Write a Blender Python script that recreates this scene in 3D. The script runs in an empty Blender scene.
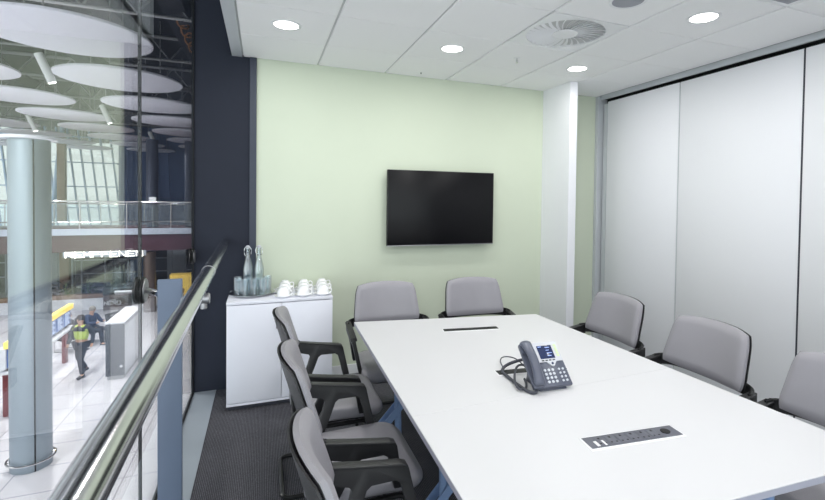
import bpy, bmesh, math, random
from mathutils import Vector, Matrix
random.seed(7)
PI = math.pi
C = bpy.context.scene.collection
SC = bpy.context.scene

# ------------------------------------------------------------------ materials
def pm(name, col, rough=.5, metal=0., spec=.5, noise=0., nscale=20., bump=0., bscale=200., coat=0., sheen=0., trans=0., ior=1.45, emit=None, es=0.):
    m = bpy.data.materials.new(name); m.use_nodes = True
    nt = m.node_tree; b = nt.nodes['Principled BSDF']
    def lin(c): return tuple((x/12.92 if x <= .04045 else ((x+.055)/1.055)**2.4) for x in c)
    rgb = lin([v/255. for v in col])
    b.inputs['Base Color'].default_value = (*rgb, 1)
    b.inputs['Roughness'].default_value = rough
    b.inputs['Metallic'].default_value = metal
    b.inputs['Specular IOR Level'].default_value = spec
    b.inputs['Coat Weight'].default_value = coat
    b.inputs['Sheen Weight'].default_value = sheen
    b.inputs['Transmission Weight'].default_value = trans
    b.inputs['IOR'].default_value = ior
    if emit is not None:
        b.inputs['Emission Color'].default_value = (*lin([v/255. for v in emit]), 1)
        b.inputs['Emission Strength'].default_value = es
    tc = nt.nodes.new('ShaderNodeTexCoord')
    n = nt.nodes.new('ShaderNodeTexNoise'); n.inputs['Scale'].default_value = nscale; n.inputs['Detail'].default_value = 4
    nt.links.new(tc.outputs['Object'], n.inputs['Vector'])
    mx = nt.nodes.new('ShaderNodeMix'); mx.data_type = 'RGBA'
    mx.inputs['A'].default_value = (*[v*(1-noise) for v in rgb], 1)
    mx.inputs['B'].default_value = (*[min(1, v*(1+noise)) for v in rgb], 1)
    nt.links.new(n.outputs['Fac'], mx.inputs['Factor'])
    nt.links.new(mx.outputs['Result'], b.inputs['Base Color'])
    if bump:
        n2 = nt.nodes.new('ShaderNodeTexNoise'); n2.inputs['Scale'].default_value = bscale; n2.inputs['Detail'].default_value = 3
        nt.links.new(tc.outputs['Object'], n2.inputs['Vector'])
        bp = nt.nodes.new('ShaderNodeBump'); bp.inputs['Strength'].default_value = bump; bp.inputs['Distance'].default_value = .002
        nt.links.new(n2.outputs['Fac'], bp.inputs['Height']); nt.links.new(bp.outputs['Normal'], b.inputs['Normal'])
    return m

M = {}
M['green'] = pm('green_paint', (204, 212, 193), .75, spec=.25, noise=.02, nscale=3, bump=.05)
M['white_wall'] = pm('white_paint', (232, 234, 236), .7, spec=.3, noise=.01)
M['ceiling'] = pm('ceiling_tile', (246, 246, 246), .8, spec=.2, noise=.015, nscale=60, bump=.1, bscale=600)
M['ceiling_grid'] = pm('ceiling_grid', (205, 206, 206), .6)
M['alu'] = pm('painted_aluminium', (196, 200, 204), .45, noise=.01)
M['panel'] = pm('partition_laminate', (230, 231, 235), .45, spec=.4, noise=.012, nscale=2)
M['black_gap'] = pm('black_recess', (12, 12, 14), .8)
M['navy'] = pm('navy_laminate', (38, 42, 54), .6, spec=.25, noise=.05, nscale=8)
M['navy_trim'] = pm('navy_trim', (56, 62, 76), .5, noise=.05)
M['strip'] = pm('grey_floor_strip', (158, 166, 174), .4, spec=.5, noise=.02, nscale=8)
M['gasket'] = pm('black_gasket', (16, 18, 22), .6)
M['steel'] = pm('brushed_steel', (206, 206, 208), .16, metal=1., noise=.04, nscale=15)
M['steel_dull'] = pm('satin_steel', (170, 170, 172), .4, metal=1., noise=.04)
M['chrome'] = pm('polished_chrome', (220, 220, 222), .1, metal=1.)
M['post'] = pm('blue_grey_paint', (100, 113, 134), .45, noise=.03, nscale=5)
M['table'] = pm('white_laminate', (211, 211, 213), .38, spec=.35, noise=.006, nscale=3)
M['table_edge'] = pm('lavender_edge_band', (170, 171, 185), .5, noise=.01)
M['table_leg'] = pm('blue_grey_metal', (128, 152, 190), .4, noise=.03)
M['seat'] = pm('grey_upholstery', (144, 142, 148), .38, spec=.55, noise=.05, nscale=9, bump=.25, bscale=900)
M['black'] = pm('black_plastic', (34, 34, 36), .42, noise=.05, bump=.1, bscale=1200)
M['black_metal'] = pm('black_metal', (22, 22, 24), .35, noise=.03)
M['cabinet'] = pm('white_cabinet', (231, 232, 241), .42, noise=.006)
M['dark_line'] = pm('dark_reveal', (60, 62, 72), .7)
M['ceramic'] = pm('white_ceramic', (246, 246, 248), .15, coat=.3, noise=.004)
M['screen'] = pm('tv_screen', (13, 13, 16), .3, spec=.25)
M['tv_plastic'] = pm('tv_black_plastic', (16, 16, 18), .35)
M['phone'] = pm('phone_grey', (88, 92, 106), .28, noise=.03)
M['phone_light'] = pm('phone_silver', (196, 198, 204), .35, noise=.02)
M['lcd'] = pm('phone_display', (26, 32, 52), .15, emit=(50, 66, 110), es=.5)
M['lcd_glow'] = pm('display_glyph', (130, 150, 200), .3, emit=(130, 150, 210), es=.7)
M['button'] = pm('phone_key', (196, 200, 208), .4)
M['greenlamp'] = pm('line_key', (205, 222, 170), .4)
M['cable'] = pm('dark_grey_cable', (66, 68, 76), .5)
M['module'] = pm('grey_power_module', (96, 98, 108), .45, noise=.03)
M['module_dark'] = pm('black_socket', (14, 14, 16), .6)
M['slot'] = pm('dark_slot', (38, 40, 40), .6)
M['grille'] = pm('grey_perforated_metal', (158, 160, 168), .55, noise=.05, nscale=150)
M['lamp'] = pm('lamp_lens', (255, 255, 255), .4, emit=(255, 253, 250), es=8)
M['white_metal'] = pm('white_metal', (236, 237, 238), .4)
M['vent_dark'] = pm('duct_black', (18, 18, 18), .7)
# hall
M['hall_floor'] = pm('terrazzo', (196, 196, 206), .25, noise=.06, nscale=3)
M['hall_ceiling'] = pm('dark_hall_ceiling', (48, 52, 54), .8, noise=.3, nscale=1.2)
M['disc'] = pm('white_acoustic_disc', (238, 238, 248), .8, noise=.01)
M['column'] = pm('column_cladding', (150, 162, 172), .4, metal=.5, noise=.03, nscale=2)
M['column_dark'] = pm('dark_column', (74, 80, 98), .45, metal=.3, noise=.05, nscale=2)
M['bronze'] = pm('bronze_column', (120, 104, 96), .35, metal=.6, noise=.1, nscale=3)
M['maroon'] = pm('maroon_fascia', (72, 42, 56), .5, noise=.06, nscale=2)
M['slab_edge'] = pm('pale_slab_edge', (176, 184, 200), .5)
M['facade_frame'] = pm('facade_white_steel', (150, 176, 206), .5, noise=.02)
M['facade_blue'] = pm('facade_blue_steel', (84, 108, 150), .5, noise=.05)
M['brown'] = pm('brown_timber', (132, 104, 84), .5, noise=.15, nscale=6)
M['sign_lit'] = pm('lit_letters', (255, 255, 255), .5, emit=(255, 250, 238), es=1.6)
M['dark_shop'] = pm('shop_dark', (44, 48, 58), .5, noise=.2, nscale=4)
M['shop_pale'] = pm('shop_pale', (150, 158, 170), .5, noise=.1, nscale=3)
M['kiosk'] = pm('charcoal_kiosk', (52, 56, 64), .4, noise=.04)
M['kiosk_white'] = pm('white_solid_surface', (226, 228, 234), .35)
M['yellow'] = pm('yellow_backlit', (246, 214, 110), .5, emit=(250, 214, 110), es=.9)
M['fid'] = pm('flight_screen', (60, 84, 130), .25, emit=(70, 100, 160), es=.8)
M['fid_text'] = pm('flight_screen_text', (210, 222, 240), .4, emit=(210, 222, 240), es=.8)
M['maroon_leg'] = pm('maroon_metal', (120, 50, 56), .45)
M['skin'] = pm('skin', (200, 158, 134), .55)
M['hair'] = pm('dark_hair', (42, 34, 30), .7)
M['hair_grey'] = pm('grey_hair', (140, 136, 130), .7)
M['hivis'] = pm('hi_vis_fabric', (200, 222, 110), .7, emit=None)
M['cloth_dark'] = pm('dark_cloth', (46, 48, 58), .8)
M['cloth_blue'] = pm('navy_cloth', (50, 62, 92), .8)
M['paper'] = pm('paper', (230, 230, 230), .7)
M['leaf'] = pm('leaf_green', (92, 120, 70), .6, noise=.3, nscale=8)
M['suitcase'] = pm('suitcase_maroon', (96, 40, 44), .4, noise=.1)
M['orange_metal'] = pm('copper_ribbon', (196, 140, 96), .4, metal=.5)
M['nero'] = pm('nero_brown', (88, 76, 74), .6, noise=.06)
M['nero_top'] = pm('nero_dark', (46, 54, 58), .5)

def glass_pane_mat(name, tint=(.96, .985, .975)):
    m = bpy.data.materials.new(name); m.use_nodes = True
    nt = m.node_tree; nt.nodes.clear()
    out = nt.nodes.new('ShaderNodeOutputMaterial')
    tr = nt.nodes.new('ShaderNodeBsdfTransparent'); tr.inputs['Color'].default_value = (*tint, 1)
    gl = nt.nodes.new('ShaderNodeBsdfGlossy'); gl.inputs['Roughness'].default_value = 0.0
    lw = nt.nodes.new('ShaderNodeLayerWeight'); lw.inputs['Blend'].default_value = .5
    pw = nt.nodes.new('ShaderNodeMath'); pw.operation = 'POWER'; pw.inputs[1].default_value = 5
    ml = nt.nodes.new('ShaderNodeMath'); ml.operation = 'MULTIPLY_ADD'; ml.inputs[1].default_value = .9; ml.inputs[2].default_value = .045
    nt.links.new(lw.outputs['Facing'], pw.inputs[0]); nt.links.new(pw.outputs[0], ml.inputs[0])
    mx = nt.nodes.new('ShaderNodeMixShader')
    nt.links.new(ml.outputs[0], mx.inputs[0]); nt.links.new(tr.outputs[0], mx.inputs[1]); nt.links.new(gl.outputs[0], mx.inputs[2])
    nt.links.new(mx.outputs[0], out.inputs['Surface'])
    return m
M['pane'] = glass_pane_mat('clear_glazing')
M['pane_rail'] = glass_pane_mat('balustrade_glass', (.9, .95, .97))

M['pane_dark'] = glass_pane_mat('tinted_door_glass', (.10, .16, .26))

def tumbler_mat():
    m = glass_pane_mat('tumbler_glass', (.955, .985, 1)); nt = m.node_tree
    for n in nt.nodes:
        if n.type == 'MATH' and n.operation == 'MULTIPLY_ADD': n.inputs[1].default_value = .85; n.inputs[2].default_value = .16
        if n.type == 'MATH' and n.operation == 'POWER': n.inputs[1].default_value = 2.2
        if n.type == 'BSDF_GLOSSY': n.inputs['Roughness'].default_value = .08
    return m
M['glass'] = tumbler_mat()

def carpet_mat():
    m = pm('charcoal_carpet', (72, 71, 77), .95, spec=.1)
    nt = m.node_tree; b = nt.nodes['Principled BSDF']
    tc = nt.nodes.new('ShaderNodeTexCoord')
    w = nt.nodes.new('ShaderNodeTexWave'); w.inputs['Scale'].default_value = 34; w.inputs['Distortion'].default_value = 3; w.inputs['Detail'].default_value = 2; w.inputs['Detail Scale'].default_value = 6
    nt.links.new(tc.outputs['Object'], w.inputs['Vector'])
    n = nt.nodes.new('ShaderNodeTexNoise'); n.inputs['Scale'].default_value = 130; n.inputs['Detail'].default_value = 5
    nt.links.new(tc.outputs['Object'], n.inputs['Vector'])
    ad = nt.nodes.new('ShaderNodeMath'); ad.operation = 'MULTIPLY'
    nt.links.new(w.outputs['Fac'], ad.inputs[0]); nt.links.new(n.outputs['Fac'], ad.inputs[1])
    r = nt.nodes.new('ShaderNodeValToRGB')
    r.color_ramp.elements[0].position = .1; r.color_ramp.elements[0].color = (.045, .045, .053, 1)
    r.color_ramp.elements[1].position = .6; r.color_ramp.elements[1].color = (.17, .168, .188, 1)
    nt.links.new(ad.outputs[0], r.inputs['Fac']); nt.links.new(r.outputs['Color'], b.inputs['Base Color'])
    bp = nt.nodes.new('ShaderNodeBump'); bp.inputs['Strength'].default_value = .5; bp.inputs['Distance'].default_value = .004
    nt.links.new(ad.outputs[0], bp.inputs['Height']); nt.links.new(bp.outputs['Normal'], b.inputs['Normal'])
    return m
M['carpet'] = carpet_mat()

def terrazzo_tiles():
    m = M['hall_floor']; nt = m.node_tree; b = nt.nodes['Principled BSDF']
    tc = nt.nodes.new('ShaderNodeTexCoord')
    br = nt.nodes.new('ShaderNodeTexBrick'); br.offset = 0
    br.inputs['Scale'].default_value = 1.0
    for k, v in (('Brick Width', .9), ('Row Height', .9), ('Mortar Size', .012), ('Mortar Smooth', .3)): br.inputs[k].default_value = v
    br.inputs['Color1'].default_value = (.70, .69, .74, 1); br.inputs['Color2'].default_value = (.66, .65, .71, 1); br.inputs['Mortar'].default_value = (.36, .36, .42, 1)
    nt.links.new(tc.outputs['Object'], br.inputs['Vector'])
    nt.links.new(br.outputs['Color'], b.inputs['Base Color'])
terrazzo_tiles()

# ------------------------------------------------------------------ mesh helpers
def NB(): return bmesh.new()

def box(bm, x0, x1, y0, y1, z0, z1, bev=0., seg=2):
    t = bmesh.new(); bmesh.ops.create_cube(t, size=1)
    for v in t.verts: v.co = Vector(((x0+x1)/2+v.co.x*(x1-x0), (y0+y1)/2+v.co.y*(y1-y0), (z0+z1)/2+v.co.z*(z1-z0)))
    if bev: bmesh.ops.bevel(t, geom=t.edges[:], offset=bev, segments=seg, profile=.5, affect='EDGES')
    merge(bm, t); return bm

def merge(bm, t, mat=None):
    if mat is not None: t.transform(mat)
    me = bpy.data.meshes.new('tmp'); t.to_mesh(me); t.free(); bm.from_mesh(me); bpy.data.meshes.remove(me)

def prism(bm, pts, a0, a1, axis='y', bev=0., seg=2):
    """closed outline pts (u,v) extruded along an axis: y -> (x,z), x -> (y,z), z -> (x,y)"""
    t = bmesh.new()
    def P(u, v, a): return {'y': (u, a, v), 'x': (a, u, v), 'z': (u, v, a)}[axis]
    A = [t.verts.new(P(u, v, a0)) for u, v in pts]; B = [t.verts.new(P(u, v, a1)) for u, v in pts]
    t.faces.new(A); t.faces.new(B[::-1]); n = len(pts)
    for i in range(n): t.faces.new((A[i], B[i], B[(i+1) % n], A[(i+1) % n]))
    bmesh.ops.recalc_face_normals(t, faces=t.faces[:])
    if bev: bmesh.ops.bevel(t, geom=t.edges[:], offset=bev, segments=seg, profile=.5, affect='EDGES')
    merge(bm, t); return bm

def lathe(bm, prof, c=(0, 0, 0), n=24, mat=None):
    """profile (r,z) revolved round z; closed at r=0 ends"""
    t = bmesh.new(); rings = []
    for r, z in prof:
        if r < 1e-6: rings.append([t.verts.new((0, 0, z))])
        else: rings.append([t.verts.new((r*math.cos(2*PI*i/n), r*math.sin(2*PI*i/n), z)) for i in range(n)])
    for a, b in zip(rings, rings[1:]):
        if len(a) == 1 and len(b) == 1: continue
        for i in range(n):
            j = (i+1) % n
            if len(a) == 1: t.faces.new((a[0], b[i], b[j]))
            elif len(b) == 1: t.faces.new((a[i], a[j], b[0]))
            else: t.faces.new((a[i], a[j], b[j], b[i]))
    if mat is not None: t.transform(mat)
    for v in t.verts: v.co += Vector(c)
    bmesh.ops.recalc_face_normals(t, faces=t.faces[:])
    merge(bm, t); return bm

def cyl(bm, p, q, r, n=20, r2=None, bev=0.):
    p = Vector(p); q = Vector(q); d = q-p; L = d.length
    r2 = r if r2 is None else r2
    R = Matrix.Translation(p) @ d.to_track_quat('Z', 'Y').to_matrix().to_4x4()
    if bev: pr = [(0, 0), (r-bev, 0), (r, bev), (r2, L-bev), (r2-bev, L), (0, L)]
    else: pr = [(0, 0), (r, 0), (r2, L), (0, L)]
    return lathe(bm, pr, n=n, mat=R)

def tube(bm, pts, r, n=10, closed=False, smooth=0):
    pts = [Vector(p) for p in pts]
    for _ in range(smooth):
        new = []
        m = len(pts)
        rng = range(m) if closed else range(m-1)
        if not closed: new.append(pts[0])
        for i in rng:
            a, b = pts[i], pts[(i+1) % m]
            new += [a*.75+b*.25, a*.25+b*.75]
        if not closed: new.append(pts[-1])
        pts = new
    t = bmesh.new(); rings = []; m = len(pts); up = None
    for i, p in enumerate(pts):
        a = pts[(i-1) % m] if (closed or i) else p; b = pts[(i+1) % m] if (closed or i < m-1) else p
        d = (b-a)
        if d.length < 1e-9: d = Vector((0, 0, 1))
        d.normalize()
        if up is None: up = d.orthogonal().normalized()
        up = (up-d*up.dot(d)).normalized(); s = d.cross(up)
        rings.append([t.verts.new(p+(up*math.cos(2*PI*k/n)+s*math.sin(2*PI*k/n))*r) for k in range(n)])
    for i in range(m if closed else m-1):
        a, b = rings[i], rings[(i+1) % m]
        for k in range(n): t.faces.new((a[k], a[(k+1) % n], b[(k+1) % n], b[k]))
    if not closed: t.faces.new(rings[0]); t.faces.new(rings[-1])
    bmesh.ops.recalc_face_normals(t, faces=t.faces[:])
    merge(bm, t); return bm

def sweep_rect(bm, pts, w, h, bev=.004):
    """flat bar of width w (horizontal, across the path) and height h swept along pts"""
    pts = [Vector(p) for p in pts]; t = bmesh.new(); rings = []
    for i, p in enumerate(pts):
        a = pts[max(0, i-1)]; b = pts[min(len(pts)-1, i+1)]; d = (b-a).normalized()
        s = Vector((d.y, -d.x, 0)).normalized(); u = Vector((0, 0, 1))
        q = []
        for su, uu in ((-1, -1), (1, -1), (1, 1), (-1, 1)):
            for k in (0, 1):
                e = bev
                if (su*uu > 0) == (k == 0): off = s*(su*(w/2-e))+u*(uu*h/2)
                else: off = s*(su*w/2)+u*(uu*(h/2-e))
                q.append(t.verts.new(p+off))
        rings.append(q)
    n = 8
    for a, b in zip(rings, rings[1:]):
        for k in range(n): t.faces.new((a[k], a[(k+1) % n], b[(k+1) % n], b[k]))
    t.faces.new(rings[0]); t.faces.new(rings[-1])
    bmesh.ops.recalc_face_normals(t, faces=t.faces[:])
    merge(bm, t); return bm

def rrect(hx, hy, r, n=6):
    out = []
    for cx, cy, a0 in ((hx-r, hy-r, 0), (-hx+r, hy-r, PI/2), (-hx+r, -hy+r, PI), (hx-r, -hy+r, 3*PI/2)):
        for k in range(n+1):
            a = a0+PI/2*k/n; out.append((cx+r*math.cos(a), cy+r*math.sin(a)))
    return out

def obj(name, bm, mat, parent=None, loc=None, rotz=0, smooth=True, ang=35):
    me = bpy.data.meshes.new(name); bm.normal_update(); bm.to_mesh(me); bm.free()
    if smooth:
        for p in me.polygons: p.use_smooth = True
        me.set_sharp_from_angle(angle=math.radians(ang))
    me.materials.append(M[mat] if isinstance(mat, str) else mat)
    o = bpy.data.objects.new(name, me); C.objects.link(o)
    if parent: o.parent = parent
    if loc: o.location = loc
    o.rotation_euler.z = rotz
    return o

def tag(o, label, cat, group=None, kind=None):
    o['label'] = label; o['category'] = cat
    if group: o['group'] = group
    if kind: o['kind'] = kind
    return o

def thing(name, label, cat, loc=(0, 0, 0), rotz=0, group=None):
    o = bpy.data.objects.new(name, None); C.objects.link(o); o.empty_display_size = .1
    o.location = loc; o.rotation_euler = (0, 0, rotz)
    return tag(o, label, cat, group)

def struct(name, bm, mat, parent=None, smooth=False):
    o = obj(name, bm, mat, parent, smooth=smooth)
    if parent is None: o['kind'] = 'structure'
    return o

def copy_tree(o, parent=None):
    c = o.copy(); C.objects.link(c)
    if parent: c.parent = parent
    for ch in list(o.children): copy_tree(ch, c)
    return c

def dup(o, label, loc, rotz=0, group=None):
    c = copy_tree(o); c.location = loc; c.rotation_euler = (0, 0, rotz); c['label'] = label
    if group: c['group'] = group
    return c

# ------------------------------------------------------------------ room shell
HC = 2.75; XR = 3.05; YB = -5.4; XG = -.955; ZT = 3.7
b = NB(); box(b, -.79, 3.2, YB, 0, -.3, 0); struct('floor', b, 'carpet')
b = NB(); box(b, XG, -.79, YB, 0, -.3, .004); struct('trim_1', b, 'strip')
b = NB(); box(b, -.50, 3.2, 0, .2, -.3, ZT); struct('wall_back', b, 'green')
b = NB(); box(b, XG-.014, -.52, 0, .2, -3.4, ZT); struct('wall_left', b, 'navy')
b = NB(); box(b, -.545, -.492, -.022, 0.01, 0, HC, .003); struct('trim_2', b, 'navy_trim')
b = NB(); box(b, -.49, 2.31, -.014, 0, 0, .085, .002); box(b, 2.398, 2.995, -.014, 0, 0, .085, .002); struct('baseboard_back', b, 'white_wall')
b = NB(); box(b, 2.31, 2.398, -.47, 0, 0, HC, .003); struct('wall_fin', b, 'panel')
b = NB()
box(b, 1.95, 2.48, YB-.15, YB, -.3, ZT); box(b, 3.02, 3.2, YB-.15, YB, -.3, ZT); box(b, 2.48, 3.02, YB-.15, YB, 2.1, ZT); box(b, XG, 1.95, YB-.15, YB, 2.7, ZT); box(b, XG, 1.95, YB-.15, YB, -.3, .1)
struct('wall_front', b, 'white_wall')
b = NB(); box(b, XG, 1.95, YB-.08, YB-.07, .1, 2.7); struct('fill_window', b, 'pane')  # rear glazing added out of view to let fill daylight into the room
b = NB()
for x in (XG+.03, .0, .98, 1.92): box(b, x-.03, x+.03, YB-.11, YB-.04, .1, 2.7)
box(b, XG, 1.95, YB-.11, YB-.04, .1, .16); box(b, XG, 1.95, YB-.11, YB-.04, 2.64, 2.7)
struct('fill_window_frame', b, 'alu')  # frames of the added rear glazing
b = NB(); box(b, 2.53, 2.97, YB-.08, YB-.07, .05, 2.05); struct('window_4', b, 'pane_dark')
b = NB()
for x in (2.505, 2.995): box(b, x-.025, x+.025, YB-.10, YB-.05, 0, 2.1)
box(b, 2.48, 3.02, YB-.10, YB-.05, 2.05, 2.1); box(b, 2.48, 3.02, YB-.10, YB-.05, 0, .05)
struct('door_1', b, 'alu')
# right wall: dark recess behind the movable panels, jamb, head track
b = NB(); box(b, 3.12, 3.25, YB, 0, 0, ZT); struct('wall_right', b, 'black_gap')
b = NB(); box(b, 2.995, 3.12, -.045, 0, 0, HC, .003); struct('trim_3', b, 'alu')
b = NB(); box(b, XR+.005, 3.12, -.125, -.068, 0, 2.665, .003); struct('trim_4', b, 'alu')
b = NB(); box(b, 3.03, 3.052, YB, 0, 2.710, HC+.02, .002); struct('trim_5', b, 'alu')
b = NB(); box(b, 3.052, 3.12, YB, 0, 2.72, HC+.02); struct('trim_6', b, 'black_gap')

ys = [-.135, -1.085, -2.125, -3.165, -4.205, -5.245]
plabels = ['narrower pale grey sliding partition panel beside the corner jamb', 'pale grey partition panel behind the second chair on the right',
           'pale grey partition panel at the right edge, behind the nearest right chair', 'pale grey partition panel beside the near end of the table', 'pale grey partition panel nearest the rear wall']
for i in range(5):
    t = thing('partition_panel', plabels[i], 'wall panel', (XR, ys[i], 0), 0, 'movable partition panels')
    b = NB(); box(b, .0, .055, ys[i+1]-ys[i]+.010, -.002, .012, 2.680, .003)
    obj('panel_leaf', b, 'panel', t)
    b = NB(); box(b, .0005, .05, ys[i+1]-ys[i]+.001, ys[i+1]-ys[i]+.0098, .012, 2.675)
    obj('edge_seal', b, 'alu' if i == 0 else 'dark_line', t)

# ceiling raft: grid, tiles, perimeter trim
XS = [-.6+.6*k for k in range(7)]; YS = [-.6*k for k in range(10)]
b = NB(); box(b, -.68, 3.03, YB, 0, HC+.012, HC+.06); struct('trim_7', b, 'ceiling_grid')
special = {(3, 2), (4, 4)}
b = NB()
for i in range(6):
    for j in range(9):
        if (i, j) in special: continue
        box(b, XS[i]+.008, XS[i+1]-.008, max(YS[j+1]+.003, YB), YS[j]-.003, HC, HC+.02, .003, 1)
struct('ceiling', b, 'ceiling')
b = NB(); box(b, -.68, -.60-.002, YB, 0, HC-.004, HC+.03, .003); box(b, -.68, -.668, YB, 0, HC, ZT); struct('trim_8', b, 'alu')
b = NB(); box(b, XG-.3, 3.3, YB-.1, .1, ZT, ZT+.1); struct('ceiling_void', b, 'navy')

# glass partition
b = NB(); box(b, XG-.012, XG, -1.725, -.02, -.30, ZT); struct('window_1', b, 'pane')
b = NB(); box(b, XG-.012, XG, YB, -1.735, -.30, ZT); struct('window_2', b, 'pane')
b = NB(); box(b, XG-.0125, XG+.0005, -1.734, -1.726, -.3, ZT); box(b, XG-.016, XG+.006, YB, -.02, -.02, .012); box(b, XG-.014, XG+.002, -.02, .0, -.3, ZT); struct('trim_9', b, 'gasket')
b = NB(); box(b, XG-.014, XG+.02, YB, 0, -.7, -.301); struct('trim_10', b, 'maroon')

# ------------------------------------------------------------------ glass fittings, post, handrail
t = thing('glass_fitting', 'round black and steel clamp on the glass seam beside the grey post', 'glass clamp', (XG, -1.73, 1.165), 0)
b = NB(); cyl(b, (.001, 0, 0), (.012, 0, 0), .062, 32, bev=.003); obj('clamp_disc', b, 'black_metal', t)
b = NB(); cyl(b, (-.024, 0, 0), (-.013, 0, 0), .062, 32, bev=.003); obj('clamp_disc', b, 'black_metal', t)
b = NB(); cyl(b, (.0122, 0, 0), (.019, 0, 0), .054, 32, bev=.003); obj('cover_plate', b, 'steel_dull', t)
b = NB(); cyl(b, (.0192, 0, 0), (.088, -.112, -.0), .014, 16); obj('spigot', b, 'steel', t)
b = NB(); cyl(b, (-.10, 0, 0), (-.0242, 0, 0), .014, 16); obj('spigot', b, 'steel', t)
t = thing('glass_fitting', 'black clamp where the glass meets the dark navy wall', 'glass clamp', (XG, -.06, 1.12), 0)
b = NB(); cyl(b, (.001, 0, 0), (.012, 0, 0), .062, 32, bev=.004); obj('clamp_disc', b, 'black_metal', t)
b = NB(); cyl(b, (-.024, 0, 0), (-.013, 0, 0), .062, 32, bev=.004); obj('clamp_disc', b, 'black_metal', t)
b = NB(); cyl(b, (.0122, 0, 0), (.017, 0, 0), .05, 24); obj('cover_plate', b, 'steel_dull', t)

t = thing('support_post', 'flat blue-grey post standing between the glass and the handrail', 'post', (-.82, -1.86, .004))
b = NB(); box(b, -.047, .047, -.012, .012, 0, 1.226, .002); obj('post_plate', b, 'post', t)
b = NB(); box(b, -.07, .07, -.05, .05, 0, .012, .002); obj('base_plate', b, 'post', t)

RA = Vector((-.725, -.03, 1.22)); RB = Vector((-.655, -3.5, 1.22)); RD = (RB-RA)/3.47
def RP(y): return RA+RD*(-.03-y)
t = thing('handrail', 'thick brushed steel handrail running along the glass', 'handrail', (-.70, -1.86, 1.22))
b = NB(); L = RP(-5.1)-Vector((-.70, -1.86, 1.22)); A0 = RA-Vector((-.70, -1.86, 1.22)); cyl(b, A0, L, .031, 40, bev=.003); obj('rail_tube', b, 'steel', t)
b = NB(); c0 = RP(-1.62)-Vector((-.70, -1.86, 1.22)); cyl(b, c0, c0+RD*.012, .0322, 40); obj('joint_ring', b, 'steel_dull', t)
b = NB()
cx = RP(-1.86).x+.70
cyl(b, (-.078, 0, -.085), (.035, 0, -.085), .015, 20)
cyl(b, (-.010, 0, -.085), (.037, 0, -.085), .024, 24, bev=.003)
cyl(b, (.012, 0, -.085), (.012, 0, -.132), .014, 20, bev=.003)
cyl(b, (.0, 0, -.085), (cx, 0, -.02), .009, 14)
obj('rail_bracket', b, 'steel_dull', t)

# ------------------------------------------------------------------ meeting table
FL, FR, NR, NL = (.148, -1.014), (1.476, -1.234), (1.556, -3.334), (.088, -3.255)
def lerp(a, c, s): return (a[0]+(c[0]-a[0])*s, a[1]+(c[1]-a[1])*s)
def shrink(q, d):
    cx = sum(p[0] for p in q)/4; cy = sum(p[1] for p in q)/4
    return [(p[0]-d*(1 if p[0] > cx else -1), p[1]-d*(1 if p[1] > cy else -1)) for p in q]
TB = Vector((.82, -2.2, 0))
t = thing('meeting_table', 'large white meeting table with blue-grey legs in the middle of the room', 'table', tuple(TB))
ML, MR = lerp(FL, NL, .655), lerp(FR, NR, .57)
def loc2(p): return (p[0]-TB.x, p[1]-TB.y)
for q in ([FL, FR, MR, ML], [ML, MR, NR, NL]):
    qq = [loc2(p) for p in shrink(q, .0006)]
    b = NB(); prism(b, qq, .7365, .74, 'z', bev=.0008, seg=1); obj('tabletop', b, 'table', t)
    b = NB(); prism(b, qq, .716, .7364, 'z'); obj('edge_band', b, 'table_edge', t)
def table_leg(px, py, sgn):
    o = NB(); x, y = px-TB.x, py-TB.y
    cyl(o, (x, y, .012), (x-.02*sgn, y, .70), .021, 20)
    lathe(o, [(0, 0), (.035, 0), (.035, .012), (.02, .016), (0, .016)], (x, y, 0), 20)
    lo = obj('leg', o, 'table_leg', t)
    o = NB()
    for s in (-1, 1):
        prism(o, [(x-.13*sgn, .19), (x-.11*sgn, .15), (x+.0*sgn, .27), (x+.16*sgn, .44), (x+.16*sgn, .52), (x+.0*sgn, .33)], y+s*.032-.003, y+s*.032+.003, 'y')
    box(o, min(x-.13*sgn, x-.05*sgn), max(x-.13*sgn, x-.05*sgn), y-.034, y+.034, .17, .185)
    obj('brace_plate', o, 'table_leg', lo)
for x, y, s in ((.36, -1.42, 1), (.33, -2.30, 1), (1.27, -1.52, -1), (1.29, -2.34, -1), (.33, -3.0, 1), (1.3, -3.08, -1)): table_leg(x, y, s)
b = NB(); box(b, .40-TB.x, .46-TB.x, -3.05-TB.y, -1.35-TB.y, .66, .715, .003); box(b, 1.18-TB.x, 1.24-TB.x, -3.1-TB.y, -1.45-TB.y, .66, .715, .003)
obj('support_beam', b, 'table_leg', t)

# flush cable boxes in the tabletop (sit in it: own things)
t = thing('cable_box', 'narrow dark cable slot at the far end of the white table', 'cable box', (.84, -1.445, .7385), -.155)
b = NB(); box(b, -.19, .19, -.034, .034, 0, .0035, .001); obj('slot_frame', b, 'white_metal', t)
b = NB(); box(b, -.185, .185, -.024, .028, .0036, .0052, .0005); obj('slot_opening', b, 'slot', t)
b = NB(); box(b, -.17, .17, -.006, .0, .0053, .0068, .0004); box(b, .12, .168, -.018, .02, .0053, .0062); obj('brush_strip', b, 'module_dark', t)
t = thing('cable_box', 'cable slot mostly hidden behind the desk phone and its cords', 'cable box', (.825, -2.215, .7385), -.12)
b = NB(); box(b, -.19, .19, -.034, .034, 0, .0035, .001); obj('slot_frame', b, 'white_metal', t)
b = NB(); box(b, -.185, .185, -.028, .028, .0036, .0048, .0005); obj('slot_opening', b, 'slot', t)
t = thing('power_module', 'open grey power and data module flush in the near half of the table', 'socket panel', (.8165, -2.918, .7385), -.10)
b = NB(); box(b, -.198, .198, -.044, .044, 0, .0040, .001); obj('white_frame', b, 'white_metal', t)
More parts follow.
